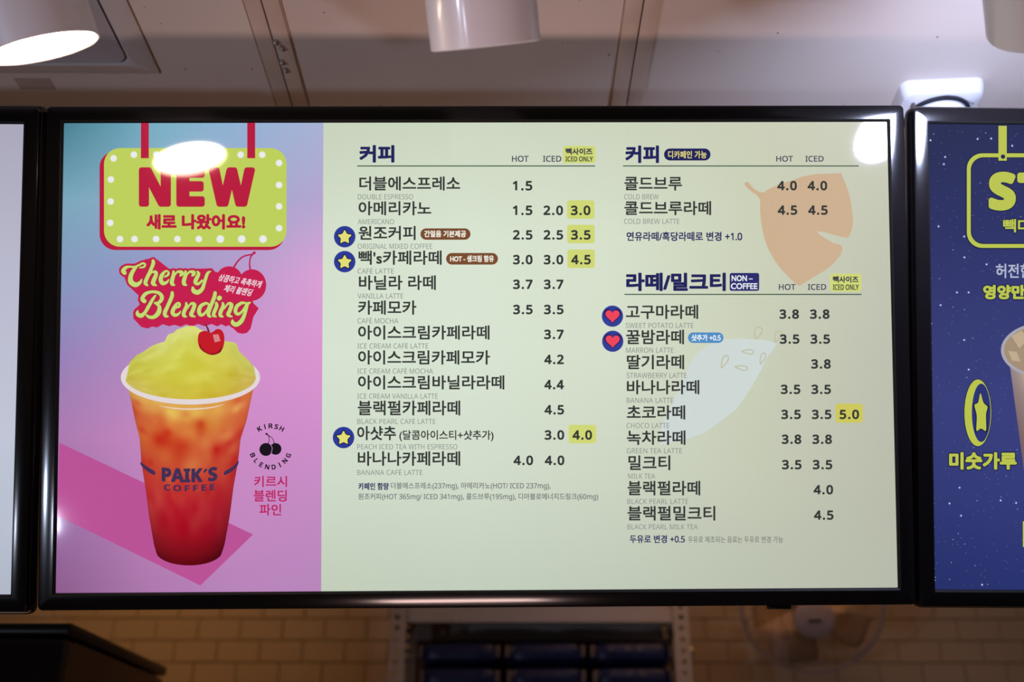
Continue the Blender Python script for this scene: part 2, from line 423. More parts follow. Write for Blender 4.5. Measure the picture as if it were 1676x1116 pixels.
def text(name, s, box_, col, layer, parent, fat=0.0, st='', off=0.0, warp=None, cap=None, T=None, spacing=1.0):
    """box_: x0, y0, x1, y1 of the ink; cap: letters may rise above y0 (accents), so scale on plain capitals"""
    T = T or L
    V, F = glyphs(style(s, st), off, spacing)
    x0, y0, x1, y1 = box_
    ax, bx = min(v[0] for v in V), max(v[0] for v in V); ay, by = min(v[1] for v in V), max(v[1] for v in V)
    if cap:
        W, _ = glyphs(style(cap, st), off); ay, by = min(v[1] for v in W), max(v[1] for v in W)
    x0 += fat; x1 -= fat; y0 += fat; y1 -= fat
    P = [(x0 + (v[0] - ax) / (bx - ax) * (x1 - x0), y1 - (v[1] - ay) / (by - ay) * (y1 - y0)) for v in V]
    sh = [(0, 0)]
    if fat:
        n = 4 if fat < 0.7 else 8 if fat < 2 else 14
        sh += [(fat * math.cos(2 * math.pi * (k + .5) / n), fat * math.sin(2 * math.pi * (k + .5) / n)) for k in range(n)]
        if fat >= 2: sh += [(a / 2, b / 2) for a, b in sh[1::2]]
    VV, FF = [], []
    for q, (dx, dy) in enumerate(sh):
        b = len(VV)
        for p in P:
            p = (p[0] + dx, p[1] + dy)
            if warp: p = warp(*p)
            x, z = T(*p); VV.append((x, -layer * LY - q * 3e-6, z))
        FF += [tuple(i + b for i in f) for f in F]
    me = bpy.data.meshes.new(name); me.from_pydata(VV, [], FF)
    return link(name, me, G(col), parent)

# ================================================================ centre screen
S1 = screen((0.0, 0.0), 0.0, 'centre menu screen with pink drink advert and pale green price list', True)
XB = L(527.5, 580)[0]
CREAM = [[(200, 210, 188), (204, 214, 192), (204, 212, 190), (203, 207, 184), (205, 206, 188)],  # the panel's brightness falloff is put into these colours
         [(213, 225, 205), (217, 229, 210), (215, 225, 204), (204, 210, 186), (195, 197, 178)],
         [(214, 227, 208), (217, 229, 211), (213, 223, 203), (202, 207, 184), (190, 192, 176)],
         [(208, 220, 202), (210, 221, 204), (205, 214, 195), (197, 202, 181), (186, 188, 172)],
         [(194, 206, 186), (194, 206, 188), (192, 201, 184), (187, 193, 176), (182, 186, 170)]]
PINK = [[(74, 128, 146), (118, 174, 194), (146, 178, 212), (168, 178, 212)],
        [(122, 168, 188), (142, 172, 202), (160, 168, 205), (180, 165, 208)],
        [(132, 152, 190), (152, 150, 198), (184, 154, 202), (219, 160, 214)],
        [(150, 130, 184), (180, 138, 192), (210, 144, 204), (218, 148, 208)],
        [(172, 122, 176), (196, 134, 190), (205, 138, 198), (207, 142, 202)],
        [(152, 108, 162), (186, 128, 184), (196, 136, 192), (194, 138, 194)],
        [(140, 92, 140), (172, 120, 172), (184, 132, 186), (184, 134, 188)]]
disp = bilerp_mesh('display', 24, 24, lambda u, v: (XB + u * (HW - XB), HH - v * 2 * HH), lambda u, v: bil(CREAM, u, v), S1, 0.0)
tag(disp, 'pale green price list area')
ad = bilerp_mesh('advert_picture', 16, 30, lambda u, v: (-HW + u * (XB + HW), HH - v * 2 * HH), lambda u, v: bil(PINK, u, v), disp, 0.0)
tag(ad, 'blue to pink advert ground')
D = disp

# big faint fruit shapes behind the price list
z5 = lambda pts: [(x / 3.352 + 980, y / 3.352 + 220) for x, y in pts]
z6 = lambda pts: [(x / 2.596 + 980, y / 2.596 + 490) for x, y in pts]
z4 = lambda pts: [(x / 2.862 + 90, y / 2.862 + 190) for x, y in pts]
z7 = lambda pts: [(x / 2.3747 + 90, y / 2.3747 + 520) for x, y in pts]
fruit = [(797, 270), (808, 260), (825, 263), (830, 275), (850, 297), (880, 315), (905, 318), (925, 303), (985, 275), (1060, 252), (1120, 230), (1190, 217), (1330, 212), (1340, 240), (1355, 270), (1375, 330), (1388, 400), (1395, 470), (1392, 510), (1380, 545), (1370, 562), (1355, 567), (1330, 562), (1280, 548), (1230, 535), (1195, 530), (1210, 548), (1250, 575), (1290, 597), (1320, 603), (1335, 615), (1338, 630), (1325, 665), (1290, 705), (1250, 740), (1200, 770), (1150, 800), (1105, 830), (1090, 828), (1060, 800), (1010, 750), (970, 700), (930, 630), (905, 560), (890, 480), (884, 410), (886, 360), (870, 335), (840, 315), (812, 292)]
tag(polys('fruit_shape', [z5(fruit)], (205, 176, 144), 1, D), 'peach sweet potato shape')
seed = [(470, 192), (530, 170), (600, 165), (700, 172), (740, 180), (755, 190), (740, 215), (715, 245), (690, 300), (650, 370), (610, 430), (580, 470), (540, 500), (480, 545), (440, 570), (380, 590), (320, 605), (262, 618), (262, 560), (275, 520), (300, 470), (330, 400), (362, 330), (380, 290), (400, 250), (430, 220)]
SEEDC = [[(206, 216, 212), (208, 218, 215), (205, 214, 212)], [(206, 215, 208), (208, 218, 214), (205, 213, 208)], [(202, 209, 192), (204, 212, 202), (200, 208, 192)]]
tag(polys('fruit_shape', [z6(seed)], (206, 216, 213), 1, D), 'pale blue fruit shape')
drops = []
for cx, cy, a, ln, wd in ((533, 265, 25, 56, 34), (633, 222, 95, 50, 26), (605, 290, 100, 54, 26), (695, 252, 20, 50, 28), (675, 143, 20, 52, 44), (760, 158, 25, 50, 40)):
    a = math.radians(a); pts = []
    for k in range(14):
        t = 2 * math.pi * k / 14; yy = -math.cos(t) * ln / 2; xx = math.sin(t) * wd / 2 * (0.55 + 0.45 * (-math.cos(t + math.pi)) * -1 if False else (0.62 - 0.38 * math.cos(math.pi - t)))
        pts.append((cx + xx * math.cos(a) - yy * math.sin(a), cy + xx * math.sin(a) + yy * math.cos(a), 4.5))
    pts = [(x / 2.596 + 980, y / 2.596 + 490, w / 2.596) for x, y, w in pts]
    drops += stroke(pts, 0, 3, True, cap=False)
polys('seed_outline', drops, (192, 188, 158), 2, D)

INK = (52, 56, 54); NAVY = (34, 36, 92); GREY = (132, 139, 134); GR2 = (112, 118, 116); LIME = (208, 216, 118); BROWN = (122, 76, 48)
def hdr(s, b, fat=1.0): text('heading', s, b, NAVY, 4, D, fat=fat, off=0.012)
hdr('커피', (588, 237.4, 645.7, 266.2)); hdr('커피', (1023.3, 238, 1078.6, 267)); hdr('라떼/밀크티', (1024.7, 446.2, 1188, 476.5))
for x0, y0, x1, y1, s in ((837.8, 254.9, 865.3, 265, 'HOT'), (888.6, 254.9, 918.8, 265, 'ICED'), (1270.3, 255, 1298, 264.8, 'HOT'), (1318, 255, 1348, 264.8, 'ICED'), (1274.6, 464.7, 1302.2, 474.6, 'HOT'), (1322, 464.7, 1352.2, 474.6, 'ICED')):
    text('column_heading', s, (x0, y0, x1, y1), (58, 60, 84), 4, D, st='r', fat=0.3)
for x0, x1, y in ((584.7, 974, 271.6), (1019.7, 1405.7, 271.6), (1022, 1410, 481.7)):
    polys('rule_line', [[(x0, y - .8), (x1, y - .8), (x1, y + .9), (x0, y + .9)]], (48, 78, 58), 4, D)
for x0, y0, x1, y1 in ((921.5, 238.7, 974.5, 266.9), (1358.9, 448, 1409.6, 477.2)):
    b = polys('size_badge', [rr(x0, y0, x1, y1, 4)], LIME, 3, D)
    text('badge_lettering', '빽사이즈', (x0 + 4, y0 + 3.6, x1 - 4.6, y0 + 15), (60, 58, 76), 5, D, fat=0.55)
    text('badge_lettering', 'ICED ONLY', (x0 + 4, y0 + 17.2, x1 - 4, y1 - 2.4), (72, 82, 66), 5, D, st='r', fat=0.4)

rows = [  # name, caption, name box, caption x1 / baseline, hot, iced, big
    ('더블에스프레소', 'DOUBLE ESPRESSO', (588, 288.6, 753.3, 312), 676, 326.2, '1.5', None, None, 312),
    ('아메리카노', 'AMERICANO', (586.7, 329.2, 706, 352.6), 645, 366.9, '1.5', '2.0', '3.0', 352.3),
    ('원조커피', 'ORIGINAL MIXED COFFEE', (586.7, 369.6, 680.4, 393), 707.4, 407.2, '2.5', '2.5', '3.5', 392.4),
    ("빽's카페라떼", 'CAFÉ LATTE', (586.7, 409.8, 723, 433.6), 644.6, 447.8, '3.0', '3.0', '4.5', 432.9),
    ('바닐라 라떼', 'VANILLA LATTE', (587.3, 450.4, 713.5, 474.7), 660, 488.5, '3.7', '3.7', None, 473.3),
    ('카페모카', 'CAFÉ MOCHA', (586, 491.4, 681.7, 515.2), 652, 529.2, '3.5', '3.5', None, 514.5),
    ('아이스크림카페라떼', 'ICE CREAM CAFÉ LATTE', (586, 532.3, 801.4, 556), 701, 570.3, None, '3.7', None, 555.2),
    ('아이스크림카페모카', 'ICE CREAM CAFÉ MOCHA', (586, 573, 802, 596.8), 708.7, 611.4, None, '4.2', None, 596.2),
    ('아이스크림바닐라라떼', 'ICE CREAM VANILLA LATTE', (585.8, 614, 825.6, 637.6), 716.5, 652.4, None, '4.4', None, 637.4),
    ('블랙펄카페라떼', 'BLACK PEARL CAFÉ LATTE', (585.5, 655.3, 753.4, 679.9), 712.8, 693.8, None, '4.5', None, 678.5),
    ('아샷추', 'PEACH ICED TEA WITH ESPRESSO', (584.5, 697, 648.4, 720.5), 748.5, 735.2, None, '3.0', '4.0', 719.8),
    ('바나나카페라떼', 'BANANA CAFÉ LATTE', (585.5, 738.2, 753.4, 762.4), 691.5, 777.2, '4.0', '4.0', None, 761.3)]
for i, (nm, capt, nb, cx, cb, h, ic, bg, pb) in enumerate(rows):
    f = i / 11
    text('menu_item', nm, nb, INK, 4, D, fat=0.5, off=0.006)
    text('item_caption', capt, (585.8 - f * 1.2, cb - 8.3, cx, cb), GREY, 4, D, st='r', cap='LATTE')
    for p, xa in ((h, 839.2 + f * 1.2), (ic, 889.2 + f * 2.3), (bg, 933.9 + f * 3.2)):
        if p: text('price', p, (xa, pb - 16, xa + 32.2, pb), INK, 5, D, st='r', fat=0.8, off=0.004, spacing=1.22)
    if bg: polys('price_badge', [rr(xa - 6.2, pb - 24.6, xa + 38.8, pb + 5.7, 4)], LIME, 3, D)
text('item_note', '(달콤아이스티+샷추가)', (653.5, 703.8, 808, 722.4), INK, 4, D, fat=0.4)
text('footnote', '카페인 함량', (586.4, 789.6, 636.6, 801.8), NAVY, 4, D, fat=0.45)
text('footnote', style('더블에스프레소(237mg), 아메리카노(HOT/ ICED 237mg),', 'r'), (639.7, 789.2, 901.2, 802), GR2, 4, D, fat=0.2)
text('footnote', style('원조커피(HOT 365mg/ ICED 341mg), 콜드브루(195mg), 디아블로에너지드링크(60mg)', 'r'), (586.4, 807, 979, 819.6), GR2, 4, D, fat=0.2)
rows2 = [
    ('콜드브루', 'COLD BREW', (1021.8, 289.2, 1116.4, 312), 1077.9, 326.2, (1272, 1321.6), ('4.0', '4.0'), 311.8, None),
    ('콜드브루라떼', 'COLD BREW LATTE', (1021.8, 328.9, 1164, 352.3), 1112, 366.4, (1272.7, 1322.5), ('4.5', '4.5'), 351.8, None),
    ('고구마라떼', 'SWEET POTATO LATTE', (1024.3, 498.5, 1142.8, 522.2), 1134.9, 536.8, (1275.5, 1325.5), ('3.8', '3.8'), 522, None),
    ('꿀밤라떼', 'MARRON LATTE', (1024.7, 539.3, 1119.6, 563.6), 1102.5, 577.2, (1276.2, 1326.3), ('3.5', '3.5'), 562.8, None),
    ('딸기라떼', 'STRAWBERRY LATTE', (1025.8, 580.5, 1119.8, 604.6), 1124, 618.5, (0, 1327.5), (None, '3.8'), 603.5, None),
    ('바나나라떼', 'BANANA LATTE', (1025.8, 621.7, 1144.7, 645.4), 1102, 659.2, (1277.8, 1327.8), ('3.5', '3.5'), 645, None),
    ('초코라떼', 'CHOCO LATTE', (1025.8, 663, 1121.6, 686.7), 1095.4, 700.5, (1278.5, 1328.6), ('3.5', '3.5'), 686, '5.0'),
    ('녹차라떼', 'GREEN TEA LATTE', (1025.8, 704.2, 1122, 728.2), 1116.2, 741.7, (1279.3, 1329.4), ('3.8', '3.8'), 726.7, None),
    ('밀크티', 'MILK TEA', (1028.3, 745, 1097.2, 769.5), 1072.2, 783.2, (1279.7, 1330), ('3.5', '3.5'), 768.2, None),
    ('블랙펄라떼', 'BLACK PEARL LATTE', (1027, 786.6, 1146.2, 810.8), 1126.2, 824.6, (0, 1331.3), (None, '4.0'), 809.2, None),
    ('블랙펄밀크티', 'BLACK PEARL MILK TEA', (1027, 827.8, 1170.8, 852), 1142, 866.2, (0, 1332), (None, '4.5'), 850.8, None)]
for nm, capt, nb, cx, cb, xs, ps, pb, bg in rows2:
    text('menu_item', nm, nb, INK, 4, D, fat=0.5, off=0.006)
    text('item_caption', capt, (nb[0] - 0.2, cb - 8.3, cx, cb), GREY, 4, D, st='r', cap='LATTE')
    for p, xa in zip(ps, xs):
        if p: text('price', p, (xa, pb - 15.8, xa + 32.2, pb), INK, 5, D, st='r', fat=0.8, off=0.004, spacing=1.22)
    if bg:
        polys('price_badge', [rr(1367.5, 660.6, 1412.2, 691.5, 4)], (206, 200, 92), 3, D)
        text('price', bg, (1374, 670.2, 1406, 686), INK, 5, D, st='r', fat=0.8, off=0.004, spacing=1.22)
text('item_note', style('연유라떼/흑당라떼로 변경 +1.0', 'r'), (1025.3, 379, 1214.8, 394.6), NAVY, 4, D, fat=0.5)
text('footnote', style('두유로 변경 +0.5', 'r'), (1030.5, 875.3, 1121, 888.8), NAVY, 4, D, fat=0.4)
text('footnote', '우유로 제조되는 음료는 두유로 변경 가능', (1126, 877.3, 1281.6, 888.3), (124, 128, 120), 4, D, fat=0.15)
def pill(b, col, s, tb, tc, r=None, fat=0.5):
    polys('note_badge', [rr(*b, r or (b[3] - b[1]) / 2 - .1)], col, 3, D); text('badge_lettering', s, tb, tc, 5, D, fat=fat)
pill((688.2, 373.7, 770, 392.4), BROWN, '간얼음 기본제공', (694.3, 377, 763, 388.4), (240, 236, 222))
pill((730.2, 414, 815, 433), BROWN, 'HOT - 생크림 함유', (736.5, 417.6, 808.6, 429), (240, 236, 222))
pill((1086.8, 243, 1162.9, 262.7), NAVY, '디카페인 가능', (1093.4, 246.8, 1156.6, 259.4), (232, 220, 130), fat=0.3)
pill((1126, 544, 1184, 561.2), (82, 142, 198), style('샷추가 +0.5', 'r'), (1131.4, 547.2, 1179.6, 558.2), (238, 244, 244), fat=0.4)
polys('note_badge', [rr(1194.2, 446.7, 1242.5, 476, 3.5)], (42, 44, 110), 3, D)
text('badge_lettering', 'NON –', (1197.2, 450.4, 1232, 460.4), (232, 236, 240), 5, D, fat=0.45)
text('badge_lettering', 'COFFEE', (1196, 463.2, 1239.8, 473.4), (232, 236, 240), 5, D, fat=0.45)

def star_pts(cx, cy, r, rin, n=5, rot_=-90, ky=1.0):
    p = []
    for k in range(2 * n):
        a = math.radians(rot_ + 180 / n * k); q = r if k % 2 == 0 else rin; p.append((cx + q * math.cos(a), cy + q * math.sin(a) * ky))
    return p
def soft(p, n=4, t=0.28):                     # rounds the corners of an outline
    out = []; m = len(p)
    for i in range(m):
        a, b, c = p[i - 1], p[i], p[(i + 1) % m]
        s = (b[0] + (a[0] - b[0]) * t, b[1] + (a[1] - b[1]) * t); e = (b[0] + (c[0] - b[0]) * t, b[1] + (c[1] - b[1]) * t)
        for k in range(n + 1):
            u = k / n; out.append(tuple((1 - u) ** 2 * s[j] + 2 * u * (1 - u) * b[j] + u * u * e[j] for j in (0, 1)))
    return out
for cx, cy in ((564.2, 387.4), (564.2, 428.2), (562.3, 716)):
    polys('star_emblem', [circ(cx, cy, 17.6)], (44, 58, 150), 3, D)
    polys('star_outline', [soft(star_pts(cx, cy + .8, 15.2, 8.2))], (26, 28, 66), 4, D)
    polys('star', [soft(star_pts(cx, cy + .8, 12.6, 6.4))], (226, 222, 118), 5, D)
def heart(cx, cy, s):
    out = []
    for k in range(44):
        t = 2 * math.pi * k / 44; x = 16 * math.sin(t) ** 3; y = 13 * math.cos(t) - 5 * math.cos(2 * t) - 2 * math.cos(3 * t) - math.cos(4 * t)
        out.append((cx + x * s, cy - (y + 1.5) * s))
    return out
for cx, cy in ((1002.4, 517.4), (1002.8, 558.4)):
    polys('heart_emblem', [circ(cx, cy, 17.4)], (50, 62, 150), 3, D)
    polys('heart_outline', [heart(cx, cy, .90)], (48, 32, 100), 4, D)
    polys('heart', [heart(cx, cy + .2, .72)], (238, 70, 92), 5, D)

# ---- the advert
RED = (184, 28, 62); RED2 = (196, 30, 78); SIGN = (190, 208, 92); GLYPH = (196, 218, 116)
polys('ground_shadow', [[L_ for L_ in [(97.5, 724.5), (414.3, 874.6), (328, 958), (93.5, 843.5)]]], (186, 82, 150), 2, D)
polys('hanging_strap', [[(230.8, 201), (243.7, 201), (243.7, 259), (230.8, 259)]], RED, 6, D)
polys('hanging_strap', [[(404.8, 201), (417.7, 201), (417.7, 259), (404.8, 259)]], RED, 6, D)
polys('sign_edge', [rr(163.0, 247.5, 461, 409.2, 26)] + [rr(170.4, 245, 466, 409.2, 26)], RED, 3, D)
polys('sign_board', [rr(170.4, 242.4, 469, 403.8, 26)], SIGN, 4, D)
bulbs = z4([(275, 198), (370, 181), (475, 180), (571, 180), (670, 180), (770, 180), (870, 181), (971, 181), (1050, 220), (1050, 323), (1050, 423), (1050, 525), (975, 576), (875, 576), (775, 576), (674, 576), (574, 576), (474, 576), (373, 576), (305, 576), (259, 500), (261, 400), (262, 297)])
for k, (x, y) in enumerate(bulbs):
    polys('bulb_glow', [circ(x, y, 6.8 if 11 < k < 15 else 5.9, n=20)], (214, 224, 168), 5, D)
    polys('sign_bulb', [circ(x, y, 5.6 if 11 < k < 15 else 4.8, n=20)], (232, 236, 238), 6, D)
for ch, xa, xb in (('N', 227.3, 280), ('E', 288.6, 335.4), ('W', 341.6, 417.7)):
    text('sign_lettering', ch, (xa, 273.9, xb, 338.4), RED, 6, D, st='b', fat=3.6)
text('sign_lettering', '새로 나왔어요!', (239.5, 350.4, 401.7, 375.8), RED, 6, D, fat=1.15, off=0.01)

zc = lambda s, dx=0: [(x / 10.475 + 190 + dx, y / 10.475 + 405, w / 10.475) for x, y, w in s]
zb = lambda s, dx=0: [((x + dx) / 7.981 + 210, y / 7.981 + 465, w / 7.981) for x, y, w in s]
rs1 = [(988, 412, 42), (985, 480, 65), (960, 570, 70), (965, 625, 66), (1003, 645, 28)]; rs2 = [(1005, 480, 28), (1055, 418, 38), (1120, 425, 66), (1128, 455, 66), (1100, 487, 28)]
cherry_ = [zc(s) for s in (
    [(150, 438, 66), (128, 400, 80), (170, 345, 55), (240, 330, 36), (310, 335, 34), (390, 305, 34), (460, 272, 36), (500, 290, 34), (480, 335, 34), (410, 345, 26)],
    [(345, 335, 50), (290, 410, 66), (252, 500, 78), (258, 590, 88), (335, 640, 84), (410, 605, 56), (442, 548, 24)],
    [(635, 228, 52), (640, 275, 64), (590, 400, 58), (530, 530, 65), (505, 610, 66), (540, 650, 34)],
    [(560, 520, 16), (610, 432, 30), (672, 420, 56), (690, 460, 64), (650, 560, 74), (638, 620, 72), (690, 650, 30)],
    [(835, 505, 26), (892, 470, 42), (900, 425, 36), (855, 405, 36), (792, 470, 66), (768, 555, 72), (805, 615, 68), (870, 598, 46), (905, 550, 20)],
    rs1, rs2, [(x + 205, y, w) for x, y, w in rs1], [(x + 205, y, w) for x, y, w in rs2],
    [(1395, 415, 34), (1418, 455, 58), (1378, 540, 70), (1362, 600, 66), (1410, 625, 50), (1480, 565, 34)],
    [(1625, 410, 18), (1570, 445, 52), (1520, 590, 58), (1480, 710, 66), (1400, 770, 80), (1332, 742, 76), (1318, 690, 44)])]
n1 = [(757, 245, 26), (762, 290, 48), (727, 370, 50), (730, 412, 46), (762, 425, 18)]; n2 = [(775, 320, 14), (820, 255, 30), (865, 268, 50), (845, 340, 52), (822, 400, 50), (872, 425, 20)]
blend_ = [zb(s) for s in (
    [(212, 222, 56), (185, 190, 52), (230, 125, 46), (320, 100, 36), (405, 118, 44), (442, 175, 52), (410, 235, 44), (345, 248, 20)],
    [(350, 245, 26), (405, 290, 46), (398, 370, 62), (340, 428, 50), (275, 430, 40), (240, 405, 26)],
    [(358, 148, 22), (320, 200, 40), (262, 300, 46), (220, 370, 44), (170, 412, 56), (122, 390, 50), (124, 352, 24)],
    [(575, 112, 42), (570, 165, 50), (520, 280, 48), (480, 370, 54), (488, 415, 44), (522, 422, 20)],
    [(615, 315, 18), (665, 290, 34), (672, 255, 30), (640, 252, 32), (600, 310, 50), (580, 370, 54), (608, 405, 46), (655, 392, 34), (685, 355, 14)],
    n1, n2,
    [(1010, 250, 38), (950, 285, 48), (925, 350, 52), (945, 402, 46), (992, 388, 34), (1040, 320, 26), (1050, 262, 26), (1010, 250, 36)],
    [(1135, 115, 46), (1125, 170, 50), (1078, 290, 48), (1048, 380, 48), (1060, 418, 38), (1085, 425, 16)],
    [(1150, 248, 36), (1155, 290, 48), (1122, 370, 48), (1118, 410, 42), (1150, 425, 18)], [(1188, 185, 62), (1194, 180, 62)],
    [(x + 478, y, w) for x, y, w in n1], [(x + 484, y, w) for x, y, w in n2],
    [(1482, 245, 40), (1425, 285, 48), (1400, 350, 48), (1430, 392, 42), (1480, 365, 32), (1530, 290, 26), (1540, 250, 26), (1482, 245, 38)],
    [(1598, 240, 14), (1555, 265, 46), (1525, 380, 46), (1480, 480, 56), (1415, 528, 58), (1368, 508, 54), (1362, 475, 30)])]
back = z4([(300, 715), (312, 700), (345, 692), (385, 690), (420, 672), (445, 666), (452, 664), (480, 672), (535, 715), (600, 716), (700, 714), (735, 712), (752, 730), (790, 735), (850, 820), (925, 872), (955, 900), (930, 940), (917, 995), (900, 1015), (878, 1020), (855, 1014), (820, 978), (800, 985), (780, 975), (760, 985), (735, 974), (700, 984), (670, 974), (640, 986), (615, 975), (590, 986), (560, 978), (535, 984), (505, 975), (480, 990), (455, 986), (435, 995), (405, 988), (368, 948), (366, 920), (372, 905), (385, 895), (398, 882), (388, 862), (392, 840), (360, 810), (335, 780), (325, 755), (305, 735)])
bk = [back]
for s in cherry_ + blend_: bk += stroke(s, 3.6, 3)
polys('logo_backing', bk, RED2, 8, D)
polys('logo_fruit', [circ(375.2, 457.6, 21.8), circ(412.5, 466.5, 23.4, 25.8)], RED2, 8, D)
stems = stroke([(382, 439, 3.2), (389, 428, 2.8), (399, 419.5, 2.6), (413, 416.5, 2.4)], 0, 5) + stroke([(410, 443, 3), (408.6, 432, 2.4), (410, 422, 2.4), (413, 416.5, 3.2), (416.6, 413.6, 4.6)], 0, 5)
polys('logo_stem', stems, (184, 34, 92), 7, D)
ol = []
for s in cherry_ + blend_: ol += stroke(s, 0.9, 4)
polys('logo_outline', ol, (148, 44, 44), 9, D)
for s_, nm in ((cherry_, 'logo_lettering'), (blend_, 'logo_lettering')):
    o_ = []
    for s in s_: o_ += stroke(s, 0, 5)
    polys(nm, o_, GLYPH, 10, D)
def tilt(cx, cy, deg, sh=0.0):
    c, s = math.cos(math.radians(deg)), math.sin(math.radians(deg))
    return lambda x, y: (cx + (x - cx - sh * (y - cy)) * c - (y - cy) * s, cy + (x - cx - sh * (y - cy)) * s + (y - cy) * c)
text('logo_motto', '상큼하고 촉촉하게', (358, 453.5, 428.5, 466), (238, 226, 236), 11, D, fat=0.25, warp=tilt(393, 460, 10, 0.25))
text('logo_motto', '체리 블렌딩', (367.5, 469, 413, 481.5), (238, 226, 236), 11, D, fat=0.25, warp=tilt(390, 475, 10, 0.25))

# the cup: liquid, rim, foam and cherry
rnd = random.Random(3)
blobs = [(rnd.uniform(0, 1), rnd.uniform(0, 0.8), rnd.uniform(0.04, 0.15), rnd.uniform(-1, 1)) for _ in range(150)]
LIQ = [[(214, 176, 74), (214, 184, 96), (222, 160, 72), (212, 120, 60)], [(206, 112, 62), (222, 170, 82), (214, 138, 66), (210, 96, 62)],
       [(200, 92, 52), (214, 120, 58), (214, 142, 62), (204, 84, 54)], [(204, 100, 50), (210, 112, 52), (206, 96, 54), (200, 78, 54)],
       [(196, 82, 48), (202, 92, 50), (200, 84, 50), (192, 62, 46)], [(188, 54, 46), (196, 62, 48), (190, 54, 46), (180, 46, 46)],
       [(176, 34, 44), (180, 30, 42), (176, 28, 42), (160, 30, 42)], [(150, 26, 36), (162, 20, 34), (158, 18, 34), (132, 16, 32)],
       [(104, 12, 24), (112, 8, 20), (106, 6, 18), (82, 6, 18)], [(84, 8, 20), (98, 6, 16), (88, 6, 14), (64, 6, 16)]]
def liq(u, v):
    c = list(bil(LIQ, u, v)); 
    for bx, by, r, a in blobs:
        r *= .8; d = ((u - bx) ** 2 + ((v - by) * 1.5) ** 2) / (r * r)
        if d < 4:
            g = math.exp(-d * 1.6) * a * (1 - v) * 1.1; c[0] += 12 * g; c[1] += 44 * g; c[2] += 20 * g
    e = min(u, 1 - u)
    if e < 0.04: c = [x * (0.86 + 3.5 * e) + 12 * (1 - e / 0.04) for x in c]
    return tuple(max(2, min(255, x)) for x in c)
LE = z7([(283, 262), (298, 330), (312, 400), (330, 470), (336, 560), (352, 660), (366, 770), (385, 880), (392, 905)])
RE = z7([(775, 262), (760, 330), (745, 400), (722, 470), (712, 560), (694, 660), (680, 770), (660, 880), (652, 905)])
def cup_pos(u, v):
    k = v * (len(LE) - 1); i = min(int(k), len(LE) - 2); f = k - i
    a = (LE[i][0] + (LE[i + 1][0] - LE[i][0]) * f, LE[i][1] + (LE[i + 1][1] - LE[i][1]) * f); b = (RE[i][0] + (RE[i + 1][0] - RE[i][0]) * f, RE[i][1] + (RE[i + 1][1] - RE[i][1]) * f)
    sag = (10 + 14 * v) * math.sqrt(max(0, 1 - (2 * u - 1) ** 2))
    return L(a[0] + (b[0] - a[0]) * u, a[1] + (b[1] - a[1]) * u + sag)
bilerp_mesh('advert_cup', 44, 70, cup_pos, liq, D, -11 * LY)
tag(polys('cup_rim', [circ(312, 617.5, 114, 44.5, 60)], (226, 214, 216), 12, D), 'white cup rim')
foam_top = z7([(276, 250), (275, 215), (290, 175), (318, 145), (345, 132), (372, 112), (400, 100), (428, 92), (432, 80), (440, 65), (462, 58), (475, 45), (492, 40), (510, 32), (535, 31), (552, 36), (566, 46), (580, 50), (600, 66), (640, 84), (668, 92), (690, 94), (705, 100), (712, 112), (713, 128), (736, 148), (760, 172), (776, 195), (782, 215), (781, 240)])
ft = sorted(foam_top, key=lambda p: p[0]); fx0, fx1 = ft[0][0], ft[-1][0]
def topy(x):
    for a, b in zip(ft, ft[1:]):
        if a[0] <= x <= b[0] and b[0] > a[0]: return a[1] + (b[1] - a[1]) * (x - a[0]) / (b[0] - a[0])
    return ft[-1][1]
def foam_pos(u, v):
    x = fx0 + 0.3 + (fx1 - fx0 - 0.6) * u; yb = 617.5 + 36 * math.sqrt(max(0, 1 - ((x - 312) / 107.3) ** 2)); yt = min(topy(x), yb)
    return L(x, yt + (yb - yt) * v)
fb = [(rnd.random(), rnd.random(), rnd.uniform(0.03, 0.10), rnd.uniform(-1, 1)) for _ in range(150)]
def foamc(u, v):
    c = list(bil([[(196, 200, 90), (206, 208, 112), (214, 216, 120), (204, 206, 100), (190, 190, 92)], [(196, 192, 72), (206, 204, 84), (208, 208, 84), (208, 200, 78), (196, 188, 90)],
                  [(196, 180, 74), (206, 198, 72), (206, 200, 66), (204, 192, 66), (200, 176, 84)], [(202, 186, 104), (206, 190, 80), (208, 188, 66), (206, 182, 62), (206, 176, 100)]], u, v))
    for bx, by, r, a in fb:
        d = ((u - bx) ** 2 + ((v - by) * 0.9) ** 2) / (r * r)
        if d < 4: g = math.exp(-d * 1.6) * a; c[0] += 6 * g; c[1] += 8 * g; c[2] += 14 * g
    return tuple(max(2, min(255, x)) for x in c)
bilerp_mesh('drink_foam', 70, 40, foam_pos, foamc, D, -13 * LY)
polys('rim_shine', stroke([(262, 664.5, .6), (285, 668, 2.0), (312, 669.5, 2.4), (345, 667, 2.0), (366, 662, .6)], 0, 6), (232, 206, 190), 14, D)
tag(polys('advert_cherry', [spline(z7([(590, 52), (608, 58), (630, 44), (650, 50), (659, 75), (656, 110), (640, 136), (612, 145), (585, 136), (564, 118), (556, 90), (560, 62), (575, 52)]), 5, True)], (194, 26, 40), 15, D), 'red cherry')
polys('cherry_shade', [spline(z7([(562, 100), (575, 122), (600, 138), (630, 134), (650, 112), (644, 134), (614, 145), (585, 136), (566, 120)]), 4, True)], (142, 14, 34), 16, D)
polys('cherry_shine', [z7([(614, 66), (636, 64), (644, 90), (622, 96)])], (214, 132, 136), 16, D)
polys('cherry_stem', stroke([(342, 543, 3.6), (340, 537, 2.8), (337, 531.5, 2.6)], 0, 4), (120, 34, 50), 14, D)
PUR = (66, 46, 84)
def bow(cx, k, slope=0.0): return lambda x, y: (x, y - k * ((x - cx) / 50) ** 2 + slope * (x - cx))
